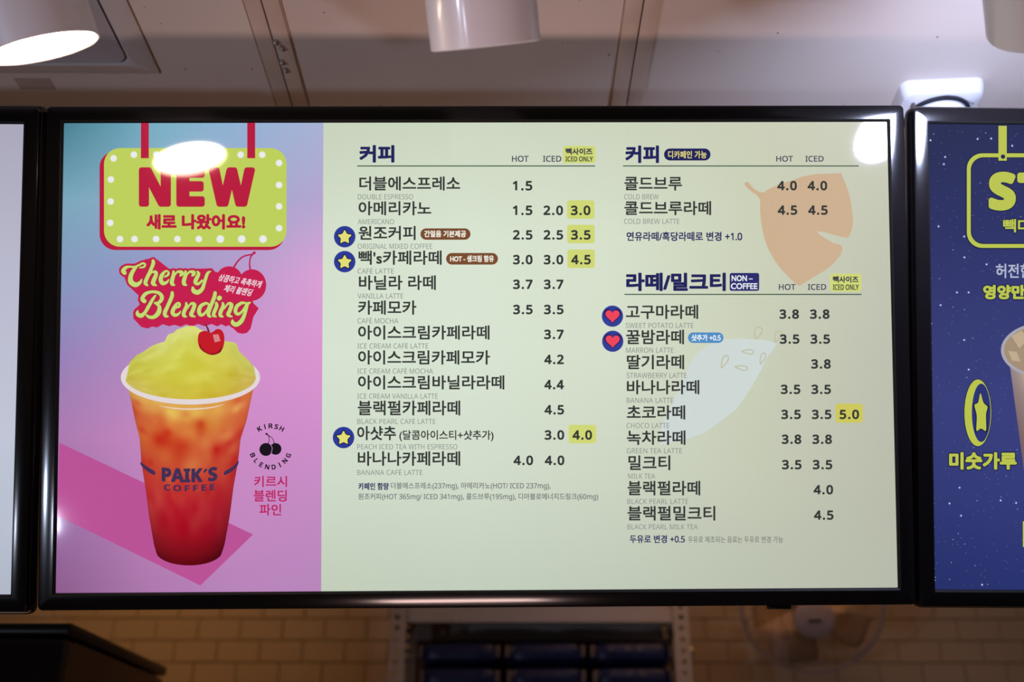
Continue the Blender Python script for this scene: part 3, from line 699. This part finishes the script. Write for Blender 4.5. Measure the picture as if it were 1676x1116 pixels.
text('cup_lettering', 'PAIK´S', (264.8, 766.2, 356.1, 789.8), PUR, 14, D, st='b', fat=1.0, warp=bow(310, 3.0, -0.01), cap='PAIKS')
text('cup_lettering', 'COFFEE', (268.5, 793.5, 352, 804.2), PUR, 14, D, st='b', fat=0.25, warp=bow(310, 3.0, -0.01), spacing=1.35)
polys('cup_stripe', [spline(z7([(335, 560), (350, 572), (370, 585), (389, 597), (388, 611), (365, 600), (345, 583), (334, 570)]), 4, True), spline(z7([(713, 556), (698, 572), (680, 585), (660, 597), (659, 611), (684, 600), (703, 583), (713, 568)]), 4, True)], PUR, 14, D)

# round fruit mark with lettering on a ring
zk = lambda x, y: (x / 6.56 + 395, y / 6.56 + 680)
BLK = (24, 18, 28)
polys('ring_mark', [circ(*zk(264, 364), 10.6), circ(*zk(368, 358), 9.6)], BLK, 4, D)
polys('ring_mark_gap', stroke([(*zk(312, 308), 1.0), (*zk(332, 350), 1.0), (*zk(318, 415), 1.0)], 0, 5), (192, 134, 190), 5, D)
polys('ring_mark_stem', stroke([(*zk(268, 196), 3.2), (*zk(288, 212), 1.4), (*zk(300, 250), 1.0), (*zk(290, 312), 1.4)], 0, 5) + stroke([(*zk(288, 212), 1.4), (*zk(335, 245), 1.0), (*zk(356, 305), 1.4)], 0, 5), BLK, 4, D)
def ring_text(s, cx, cy, r, a0, a1, hgt, wid, outward):
    for k, ch in enumerate(s):
        a = math.radians(a0 + (a1 - a0) * k / (len(s) - 1)); X, Y = cx + r * math.cos(a), cy + r * math.sin(a); t = a + (math.pi / 2 if outward else -math.pi / 2)
        if ch == 'I':
            wq = lambda x, y: (X + x * math.cos(t) - y * math.sin(t), Y + x * math.sin(t) + y * math.cos(t))
            polys('ring_lettering', [[wq(-.95, -hgt / 2), wq(.95, -hgt / 2), wq(.95, hgt / 2), wq(-.95, hgt / 2)]], BLK, 4, D); continue
        w = wid * { 'N': 1.05, 'L': 0.72, 'E': .78, 'S': .85}.get(ch, 1)
        def wp(x, y, X=X, Y=Y, t=t): c, s_ = math.cos(t), math.sin(t); return (X + x * c - y * s_, Y + x * s_ + y * c)
        text('ring_lettering', ch, (-w / 2, -hgt / 2, w / 2, hgt / 2), BLK, 4, D, st='r', fat=0.55, warp=wp)
ring_text('KIRSH', 443, 734.5, 37.5, -119, -61, 8.4, 7.2, True)
ring_text('BLENDING', 443, 733.0, 31.5, 158, 23, 8.4, 7.0, False)
MG = (186, 34, 96)
text('flavour_name', '키르시', (415.9, 778.5, 470, 797), MG, 4, D, fat=0.5)
text('flavour_name', '블렌딩', (415.2, 801.5, 469.6, 821), MG, 4, D, fat=0.5)
text('flavour_name', '파인', (424.6, 824.5, 460.6, 843.8), MG, 4, D, fat=0.5)

# ================================================================ left and right screens
ax = (L(41, 204), L(20, 972)); rl = math.atan2(ax[0][0] - ax[1][0], ax[0][1] - ax[1][1])
mid = ((ax[0][0] + ax[1][0]) / 2, (ax[0][1] + ax[1][1]) / 2)
cl = (mid[0] - 0.0012 - HW * math.cos(rl), mid[1] + HW * math.sin(rl))
S0 = screen(cl, rl, 'left menu screen showing plain pale lavender at the photo edge')
bilerp_mesh('display', 8, 12, lambda u, v: (-HW + u * 2 * HW, HH - v * 2 * HH), lambda u, v: bil([[(176, 174, 190), (170, 168, 186)], [(190, 190, 208), (186, 186, 206)], [(196, 200, 214), (192, 198, 214)], [(186, 192, 206), (176, 184, 200)]], u, v), S0, 0.0)
ar = (L(1517, 204), L(1527, 963)); rl2 = math.atan2(ar[0][0] - ar[1][0], ar[0][1] - ar[1][1])
mid2 = ((ar[0][0] + ar[1][0]) / 2, (ar[0][1] + ar[1][1]) / 2)
cr = (mid2[0] + 0.0022 + HW * math.cos(rl2), mid2[1] - HW * math.sin(rl2))
S2 = screen(cr, rl2, 'right menu screen with dark blue starry advert and lime lettering', skirt=0.0040)
def LR(px, py):
    x, z = L(px, py); x -= cr[0]; z -= cr[1]; c, s = math.cos(-rl2), math.sin(-rl2)
    return (x * c + z * s, -x * s + z * c)
N2 = [[(28, 34, 76), (34, 40, 90)], [(38, 44, 96), (42, 46, 104)], [(50, 56, 112), (52, 58, 120)], [(56, 62, 122), (58, 64, 128)], [(50, 58, 118), (54, 62, 128)], [(38, 48, 106), (44, 54, 116)]]
D2 = bilerp_mesh('display', 16, 20, lambda u, v: (-HW + u * 2 * HW, HH - v * 2 * HH), lambda u, v: bil(N2, min(1, u * 4), v), S2, 0.0)
tag(D2, 'dark blue starry advert')
LM = (186, 196, 76); DK = (20, 24, 66)
rs = random.Random(11); sp1 = []
for k in range(330):
    x, y = rs.uniform(1522, 1700), rs.uniform(206, 958); r = 0.45 if rs.random() < .85 else 0.9
    x = max(x, 1519 + (y - 204) * .0132 + 2); sp1.append(circ(x, y, r, n=6))
tag(polys('star_specks', sp1, (150, 158, 200), 1, D2, T=LR), kind='stuff')
zs = lambda x, y: (x / 2.788 + 1440, y / 2.788 + 160); zt = lambda x, y: (x / 2.0085 + 1440, y / 2.0085 + 560)
big = [zs(*p) for p in ((231, 194), (446, 188), (292, 303), (298, 270), (385, 633), (386, 728), (487, 760), (277, 946), (234, 1030), (352, 888), (604, 219), (508, 186), (405, 888), (385, 1105), (268, 587))] + [zt(*p) for p in ((292, 90), (262, 478), (397, 520), (448, 528), (229, 530), (267, 570), (336, 797), (168, 232))]
for x, y in big:
    polys('star_halo', [circ(x, y, 2.3, n=10)], (84, 92, 156), 1, D2, T=LR); polys('bright_star', [circ(x, y, 1.2, n=8)], (216, 222, 236), 2, D2, T=LR)
def ringp(x0, y0, x1, y1, r, w): 
    a, b = rr(x0, y0, x1, y1, r), rr(x0 + w, y0 + w, x1 - w, y1 - w, r - w * .7); n = len(a); return [[a[i], a[(i + 1) % n], b[(i + 1) % n], b[i]] for i in range(n)]
polys('sign_outline', ringp(1580.5, 249.2, 1842, 407.5, 26, 9.8), DK, 3, D2, T=LR)
polys('sign_outline', ringp(1582.3, 251, 1840, 405.7, 25, 6.4), LM, 4, D2, T=LR)
polys('hanging_strap', [[(1632.6, 206), (1649, 206), (1649, 264.4), (1632.6, 264.4)]], DK, 4, D2, T=LR)
polys('hanging_strap', [[(1634, 206), (1647.6, 206), (1647.6, 263), (1634, 263)]], LM, 5, D2, T=LR)
polys('rivet', [circ(1641.4, 256.4, 3.6, n=18)], DK, 6, D2, T=LR)
def outl(name, s, b, fat, st='', off=0.0, warp=None):
    text(name, s, (b[0] - 1.6, b[1] - 1.6, b[2] + 1.6, b[3] + 1.6), DK, 6, D2, fat=fat + 1.6, st=st, T=LR, off=off, warp=warp); text(name, s, b, LM, 7, D2, fat=fat, st=st, T=LR, off=off, warp=warp)
outl('sign_lettering', 'S', (1617.8, 281, 1662.4, 344.8), 3.8, 'b')
outl('sign_lettering', 'T', (1664.6, 282.5, 1708, 343), 3.8, 'b')
outl('sign_lettering', '빽다', (1641.4, 358.4, 1688, 380.6), 0.7)
text('advert_lettering', '허전한', (1629.4, 431.5, 1689, 455.4), (176, 182, 206), 6, D2, fat=0.6, T=LR)
outl('advert_lettering', '영양만', (1608.6, 466, 1677.8, 490), 1.3)
outl('advert_lettering', '미숫가루', (1553, 739.6, 1664, 768.6), 1.5)
polys('coin_emblem', [circ(*zt(322, 232), 23.2, 55.8, 48)], DK, 3, D2, T=LR)
polys('coin_emblem', [circ(*zt(322, 232), 22, 54.6, 48)], LM, 4, D2, T=LR)
polys('coin_face', [circ(zt(333, 232)[0], zt(333, 232)[1], 15.4, 47.8, 48)], (44, 50, 116), 5, D2, T=LR)
st_ = [zt(*p) for p in ((330, 162), (340, 200), (355, 212), (348, 235), (350, 295), (332, 282), (316, 295), (319, 240), (309, 205), (323, 200))]
polys('coin_star', [soft([((x - 1605.4) * 1.25 + 1605.4, (y - 674) * 1.08 + 674) for x, y in st_])], (22, 26, 70), 6, D2, T=LR)
polys('coin_star', [soft(st_)], LM, 7, D2, T=LR)
def cup2(u, v):
    xa, xb = 1650 + 32 * v, 1776 - 32 * v; return LR(xa + (xb - xa) * u, 578 + 240 * v + 32 * math.sqrt(max(0, 1 - (2 * u - 1) ** 2)) * (1 - .4 * v))
cb_ = [(rs.random(), rs.random(), rs.uniform(.05, .14), rs.uniform(-1, 1)) for _ in range(50)]
def cupc(u, v):
    c = list(bil([[(150, 138, 140), (172, 150, 130), (160, 140, 122)], [(120, 98, 104), (156, 122, 96), (150, 118, 96)], [(96, 80, 102), (132, 100, 84), (120, 96, 88)]], u, v))
    for bx, by, r, a in cb_:
        d = ((u - bx) ** 2 + (v - by) ** 2) / (r * r)
        if d < 4: g = math.exp(-d * 1.6) * a; c[0] += 26 * g; c[1] += 18 * g; c[2] += 10 * g
    return tuple(max(2, min(250, x)) for x in c)
bilerp_mesh('advert_cup', 24, 30, cup2, cupc, D2, -5 * LY)
polys('cup_rim', [circ(1713, 573, 75, 46, 60)], (168, 166, 178), 6, D2, T=LR)
polys('drink_surface', [circ(1713, 573, 70, 41.5, 60)], (164, 142, 118), 7, D2, T=LR)
polys('ice_cube', [[(1655, 550), (1672, 541), (1682, 556), (1668, 570)], [(1650, 574), (1664, 576), (1670, 592), (1656, 590)], [(1690, 545), (1708, 542), (1712, 560), (1694, 562)]], (192, 170, 142), 8, D2, T=LR)
polys('side_mark', [[(1674, 853), (1684, 853), (1684, 895), (1674, 895)]], LM, 5, D2, T=LR)

# rail behind the screens, carried by the side walls
bm = bmesh.new(); box(bm, (0, 1.52, 2.10), (5.42, 0.04, 0.08), 0.003, 1)
for x in (-1.3, -0.04, 1.22):
    for dz in (-0.1, 0.1): pass
tag(obj('trim_1', bm, M_shell), kind='structure')
for t, cxl in ((S0, cl), (S1, (0, 0)), (S2, cr)):
    iw = t.matrix_world.inverted()
    bm = bmesh.new()
    for dx in (-0.2, 0.2):
        a = t.matrix_world @ Vector((dx, 0.046, 0.02)); box(bm, (0, 0, 0), (0.05, 0.012, 0.30), mtx=Matrix.Translation((dx, 0.052, 0.0)))
        b = Vector((a.x, 1.505, 2.10)); tube(bm, [Vector((dx, 0.05, 0.0)), iw @ b], 0.012, 10)
    obj('bracket', bm, M_shell, t, smooth=False)

# ================================================================ behind and below the screens
def W(px, py, y):
    v = CF + CR * ((px - 838) / FPX) - CU * ((py - 558) / FPX); v = v * (y / v.y); return Vector((v.x, y, v.z + EYE))

# white slotted-angle rack
M_rack = mat('rack_enamel', (205, 192, 184), 0.4, noise=0.05)
RX0, RX1, RY, RD = -0.363, 0.561, 3.30, 0.36
rack = empty('storage_rack', ((RX0 + RX1) / 2, RY + RD / 2, 0), 'white slotted-angle storage rack against the tiled wall', 'shelf')
RO = Vector(rack.location)
PW, TOPZ = 0.048, 2.25
hz_ = 0.0332
def slot_post(x, y, sx, sy):
    """two folded flanges, with a column of slots through the front flange"""
    bm = bmesh.new()
    def b(c, s): box(bm, (c[0] - RO.x, c[1] - RO.y, c[2]), s)
    b((x + sx * 0.007, y, TOPZ / 2), (0.014, 0.003, TOPZ)); b((x + sx * (PW - 0.009), y, TOPZ / 2), (0.018, 0.003, TOPZ))
    k = 0
    z = 0.01
    while z < TOPZ - 0.02:
        b((x + sx * 0.022, y, z), (0.0165, 0.003, hz_ - 0.013)); z += hz_
    b((x + sx * 0.0015, y + sy * 0.02, TOPZ / 2), (0.003, 0.04, TOPZ))
    obj('post', bm, M_rack, rack, smooth=False)
for x, sx in ((RX0, 1), (RX1, -1)):
    for y, sy in ((RY, 1), (RY + RD, -1)): slot_post(x, y, sx, sy)
SHZ = [W(800, 1018, RY).z, 1.62, 1.2, 0.78, 0.35]
for k, z in enumerate(SHZ):
    bm = bmesh.new(); h = 0.054 if k == 0 else 0.035
    cx = (RX0 + RX1) / 2 - RO.x
    box(bm, (cx, 0.0, z + h - 0.002), (RX1 - RX0 - 0.008, RD - 0.006, 0.003))
    for s in (-1, 1):
        box(bm, (cx, s * (RD / 2 - 0.006), z + h / 2), (RX1 - RX0 - 0.098, 0.004, h), 0.001, 1); box(bm, (cx + s * ((RX1 - RX0) / 2 - 0.006), 0, z + h / 2), (0.004, RD - 0.02, h))
    obj('shelf', bm, M_rack, rack, smooth=False)
M_clip = mat('brass_clip', (200, 160, 90), 0.3, metal=0.7)
bm = bmesh.new(); box(bm, (RX1 - 0.072 - RO.x, -RD / 2 + 0.03, SHZ[0] - 0.012), (0.014, 0.004, 0.03), 0.001, 1); obj('clip', bm, M_clip, rack)
bm = bmesh.new(); box(bm, (RX1 - 0.05 - RO.x, -RD / 2 + 0.006, SHZ[0] + 0.05), (0.02, 0.01, 0.012), 0.002, 1)
obj('clip', bm, M_clip, rack)

# blue wrapped packs stacked on the rack
M_blue = mat('blue_film', (26, 34, 84), 0.38, noise=0.35, nscale=10, bump=0.4); M_lab = mat('clear_end_film', (120, 104, 96), 0.35)
packme = {}
def pack(x0, x1, zb, h, tilt_, label):
    w = x1 - x0
    t = empty('wrapped_pack', ((x0 + x1) / 2, RY + 0.15, zb), label, 'package', 'blue film-wrapped packs on the storage rack')
    bm = bmesh.new(); n = 14; m = 20; rings = []
    for i in range(m + 1):
        s = i / m; xx = (s - 0.5) * w; k = 1 - 0.30 * abs(2 * s - 1) ** 7; ring = []
        for j in range(n):
            a = 2 * math.pi * j / n; ca, sa = math.cos(a), math.sin(a)
            yy = math.copysign(abs(ca) ** 0.55, ca) * 0.13 * k; zz = math.copysign(abs(sa) ** 0.6, sa) * h / 2 * k
            wr = 0.0022 * math.sin(7 * s * 3.1 + j * 2.3 + x0 * 9) * math.sin(j * 1.3 + i * .8); ring.append(bm.verts.new((xx, yy + wr, h / 2 + zz * (1 - .03) + wr * .5)))
        rings.append(ring)
    for A, B in zip(rings, rings[1:]):
        for j in range(n): bm.faces.new((A[j], B[j], B[(j + 1) % n], A[(j + 1) % n]))
    bm.faces.new(rings[0]); bm.faces.new(rings[-1][::-1]); obj('film_wrap', bm, M_blue, t)
    for s in (-1, 1):
        bm = bmesh.new(); box(bm, (s * (w / 2 - 0.008), -0.085, h * 0.55), (0.014, 0.06, h * 0.5), 0.005, 2); obj('end_fold', bm, M_lab, t)
    t.rotation_euler = (0, tilt_, 0); return t
pz = W(800, 1085, RY).z
h1 = W(800, 1044, RY).z - pz
ps = [(-0.276, -0.022, 'left', 0), (-0.008, 0.242, 'middle', 0), (0.256, 0.514, 'right', 0)]
PH = h1
base = pz - PH
for lv in (0, 1):
    for x0, x1, s, tl in ps:
        lab = {0: 'blue film-wrapped pack at the %s of the lower layer on the rack', 1: 'blue film-wrapped pack at the %s of the top layer on the rack'}[lv] % s
        pack(x0 + (0.006 if lv == 0 else 0), x1, base + lv * PH, PH, 0.0 if lv == 0 else 0.0, lab)
# tray carrying the packs: a shelf of the rack at their foot
bm = bmesh.new(); box(bm, (0.099 - RO.x, 0, base - 0.012), (RX1 - RX0 - 0.008, RD - 0.006, 0.022), 0.001, 1); obj('shelf', bm, M_rack, rack, smooth=False)

bm = bmesh.new(); box(bm, (0.099 - RO.x, RD / 2 - 0.001, (base + SHZ[0]) / 2), (RX1 - RX0 - 0.1, 0.003, SHZ[0] - base)); obj('dark_back_sheet', bm, mat('rack_dark_sheet', (84, 66, 58), 0.6), rack, smooth=False)  # dark sheet added behind the packs, keeps the rack's interior dark

# shiny hook on the wall beside the rack
hp = W(1130, 1065, Y1 - 0.02)
hk = empty('wall_hook', hp, 'small shiny hook on the tiles just right of the rack', 'hook')
bm = bmesh.new(); lathe(bm, [(0.0, 0.022), (0.007, 0.020), (0.011, 0.014), (0.011, 0.008), (0.006, 0.002), (0.005, -0.012), (0.014, -0.016)], Matrix.Rotation(math.radians(90), 4, 'X'), 20)
obj('knob', bm, mat('chrome', (235, 225, 205), 0.12, metal=1.0), hk)

# wall fan
M_fan = mat('fan_plastic', (200, 178, 172), 0.4); M_wire = mat('fan_wire', (205, 170, 130), 0.3, metal=0.55); M_blade = mat('fan_blade', (172, 142, 114), 0.4, coat=0.1)
FC = W(1328, 994, 3.42); FR = 0.222
fan = empty('wall_fan', FC, 'round wall fan with pale hub and wire guard on the tiles', 'fan')
fan.rotation_euler = (math.radians(90 + 35), 0, math.radians(-12))      # local +Z towards the viewer, leaning down
def gring(bm, r, z, rad, seg=48): tube(bm, [(r * math.cos(2 * math.pi * k / seg), r * math.sin(2 * math.pi * k / seg), z) for k in range(seg)], rad, 6, True)
def gz(r): return 0.075 * (1 - (r / FR) ** 2.6) + 0.012
bm = bmesh.new()
for r in (0.10, 0.16): gring(bm, r, gz(r), 0.0014)
NW = 72
for k in range(NW):
    a0 = 2 * math.pi * k / NW; pts = []
    for q in range(7):
        r = 0.055 + (FR - 0.055) * q / 6; a = a0 + 0.5 * (1 - q / 6) ** 1.5; pts.append((r * math.cos(a), r * math.sin(a), gz(r)))
    tube(bm, pts, 0.0011, 4)
tag(obj('front_guard', bm, M_wire, fan), 'thin radial wires')
bm = bmesh.new()
for k in range(36):
    a = 2 * math.pi * k / 36; tube(bm, [(r * math.cos(a), r * math.sin(a), -gz(r) * 1.1 + .01) for r in (0.05, 0.11, 0.17, 0.205, FR)], 0.0011, 4)
gring(bm, 0.13, -gz(0.13) * 1.1 + .01, 0.0014); obj('rear_guard', bm, M_wire, fan)
bm = bmesh.new(); gring(bm, FR, 0.006, 0.0065, 64); gring(bm, FR, -0.006, 0.006, 64); obj('guard_rim', bm, M_fan, fan)
bm = bmesh.new(); lathe(bm, [(0, 0.101), (0.045, 0.099), (0.060, 0.094), (0.065, 0.086), (0.062, 0.080), (0, 0.078)]); obj('hub_cap', bm, M_fan, fan)
bm = bmesh.new(); box(bm, (0, 0.002, 0.1015), (0.042, 0.011, 0.003), 0.001, 1); obj('hub_plate', bm, mat('hub_plate_grey', (84, 70, 66), 0.5), fan)
for b in range(5):
    bm = bmesh.new(); g = []
    for i in range(9):
        row = []
        r = 0.045 + 0.145 * i / 8
        for j in range(7):
            t = j / 6; wd = 0.5 + 0.25 * math.sin(math.pi * i / 8); a = b * 2 * math.pi / 5 + 0.5 + (t - 0.5) * wd + 0.25 * (i / 8)
            row.append(bm.verts.new((r * math.cos(a), r * math.sin(a), 0.022 - 0.04 * t)))
        g.append(row)
    for i in range(8):
        for j in range(6): bm.faces.new((g[i][j], g[i + 1][j], g[i + 1][j + 1], g[i][j + 1]))
    o = obj('blade', bm, M_blade, fan); md = o.modifiers.new('thick', 'SOLIDIFY'); md.thickness = 0.002
bm = bmesh.new(); lathe(bm, [(0, 0.03), (0.03, 0.03), (0.035, 0.02), (0.035, -0.02), (0, -0.022)]); obj('blade_hub', bm, M_blade, fan)
bm = bmesh.new(); lathe(bm, [(0, -0.06), (0.055, -0.062), (0.065, -0.08), (0.062, -0.15), (0.04, -0.175), (0, -0.18)]); obj('motor_housing', bm, M_fan, fan)
iw = (Matrix.Translation(FC) @ fan.rotation_euler.to_matrix().to_4x4()).inverted()
bm = bmesh.new()
P = [Vector((FC.x, FC.y + 0.14, FC.z + 0.02)), Vector((FC.x, FC.y + 0.22, FC.z - 0.03)), Vector((FC.x, Y1 - 0.04, FC.z - 0.03))]
tube(bm, [iw @ p for p in P], 0.02, 12)
mm = iw @ Matrix.Translation((FC.x, Y1 - 0.025, FC.z - 0.03)); box(bm, (0, 0, 0), (0.10, 0.035, 0.16), 0.008, 2, mtx=mm)
obj('wall_bracket', bm, M_fan, fan)

# tall dark appliance at the left
M_app = mat('dark_steel', (34, 24, 20), 0.32, metal=0.25, noise=0.1); M_side = mat('brown_side_panel', (92, 66, 46), 0.45, metal=0.2); M_trim = mat('black_trim', (16, 13, 13), 0.35)
c0 = W(118, 1018, 2.2); AH = c0.z
AX1 = c0.x; AX0 = AX1 - 0.70; AY0, AY1 = 2.2, 2.87
app = empty('tall_refrigerator', ((AX0 + AX1) / 2, (AY0 + AY1) / 2, 0), 'tall dark appliance with brown side panel at the lower left', 'appliance')
bm = bmesh.new(); box(bm, (0, 0.02, (AH - 0.03) / 2 + 0.02), (AX1 - AX0 - 0.012, AY1 - AY0 - 0.05, AH - 0.07), 0.008, 2); obj('cabinet', bm, M_side, app)
bm = bmesh.new(); box(bm, (0, 0, AH - 0.0125), (AX1 - AX0, AY1 - AY0, 0.025), 0.008, 3); obj('top_lid', bm, M_trim, app)
bm = bmesh.new(); box(bm, (0, -(AY1 - AY0) / 2 + 0.018, AH / 2), (AX1 - AX0 - 0.004, 0.045, AH - 0.06), 0.014, 4); dr = obj('door', bm, M_app, app)
bm = bmesh.new(); tube(bm, [(0.27, -(AY1 - AY0) / 2 + 0.0, 1.0), (0.27, -(AY1 - AY0) / 2 - 0.035, 1.03), (0.27, -(AY1 - AY0) / 2 - 0.035, 1.45), (0.27, -(AY1 - AY0) / 2, 1.48)], 0.011, 10); obj('handle', bm, mat('handle_metal', (90, 80, 74), 0.3, metal=0.9), dr)
bm = bmesh.new(); box(bm, ((AX1 - AX0) / 2 - 0.004, -0.13, AH - 0.23), (0.008, 0.17, 0.20), 0.003, 2); obj('vent_panel', bm, M_trim, app)
bm = bmesh.new()
for k in range(7): box(bm, ((AX1 - AX0) / 2 + 0.0015, -0.13, AH - 0.155 - k * 0.025), (0.005, 0.15, 0.009), 0.0015, 1)
obj('vent_louvres', bm, M_app, app)
for sx in (-1, 1):
    for sy in (-1, 1):
        bm = bmesh.new(); lathe(bm, [(0.02, 0.0), (0.022, 0.004), (0.018, 0.025)], Matrix.Translation((sx * 0.3, sy * 0.26, 0)), 16); bm.faces.new([v for v in bm.verts if abs(v.co.z) < 1e-6][::-1]); obj('foot', bm, M_trim, app)
print('tiles', nt_, 'tris', sum(len(o.data.loop_triangles) or len(o.data.polygons) for o in bpy.data.objects if o.type == 'MESH'))
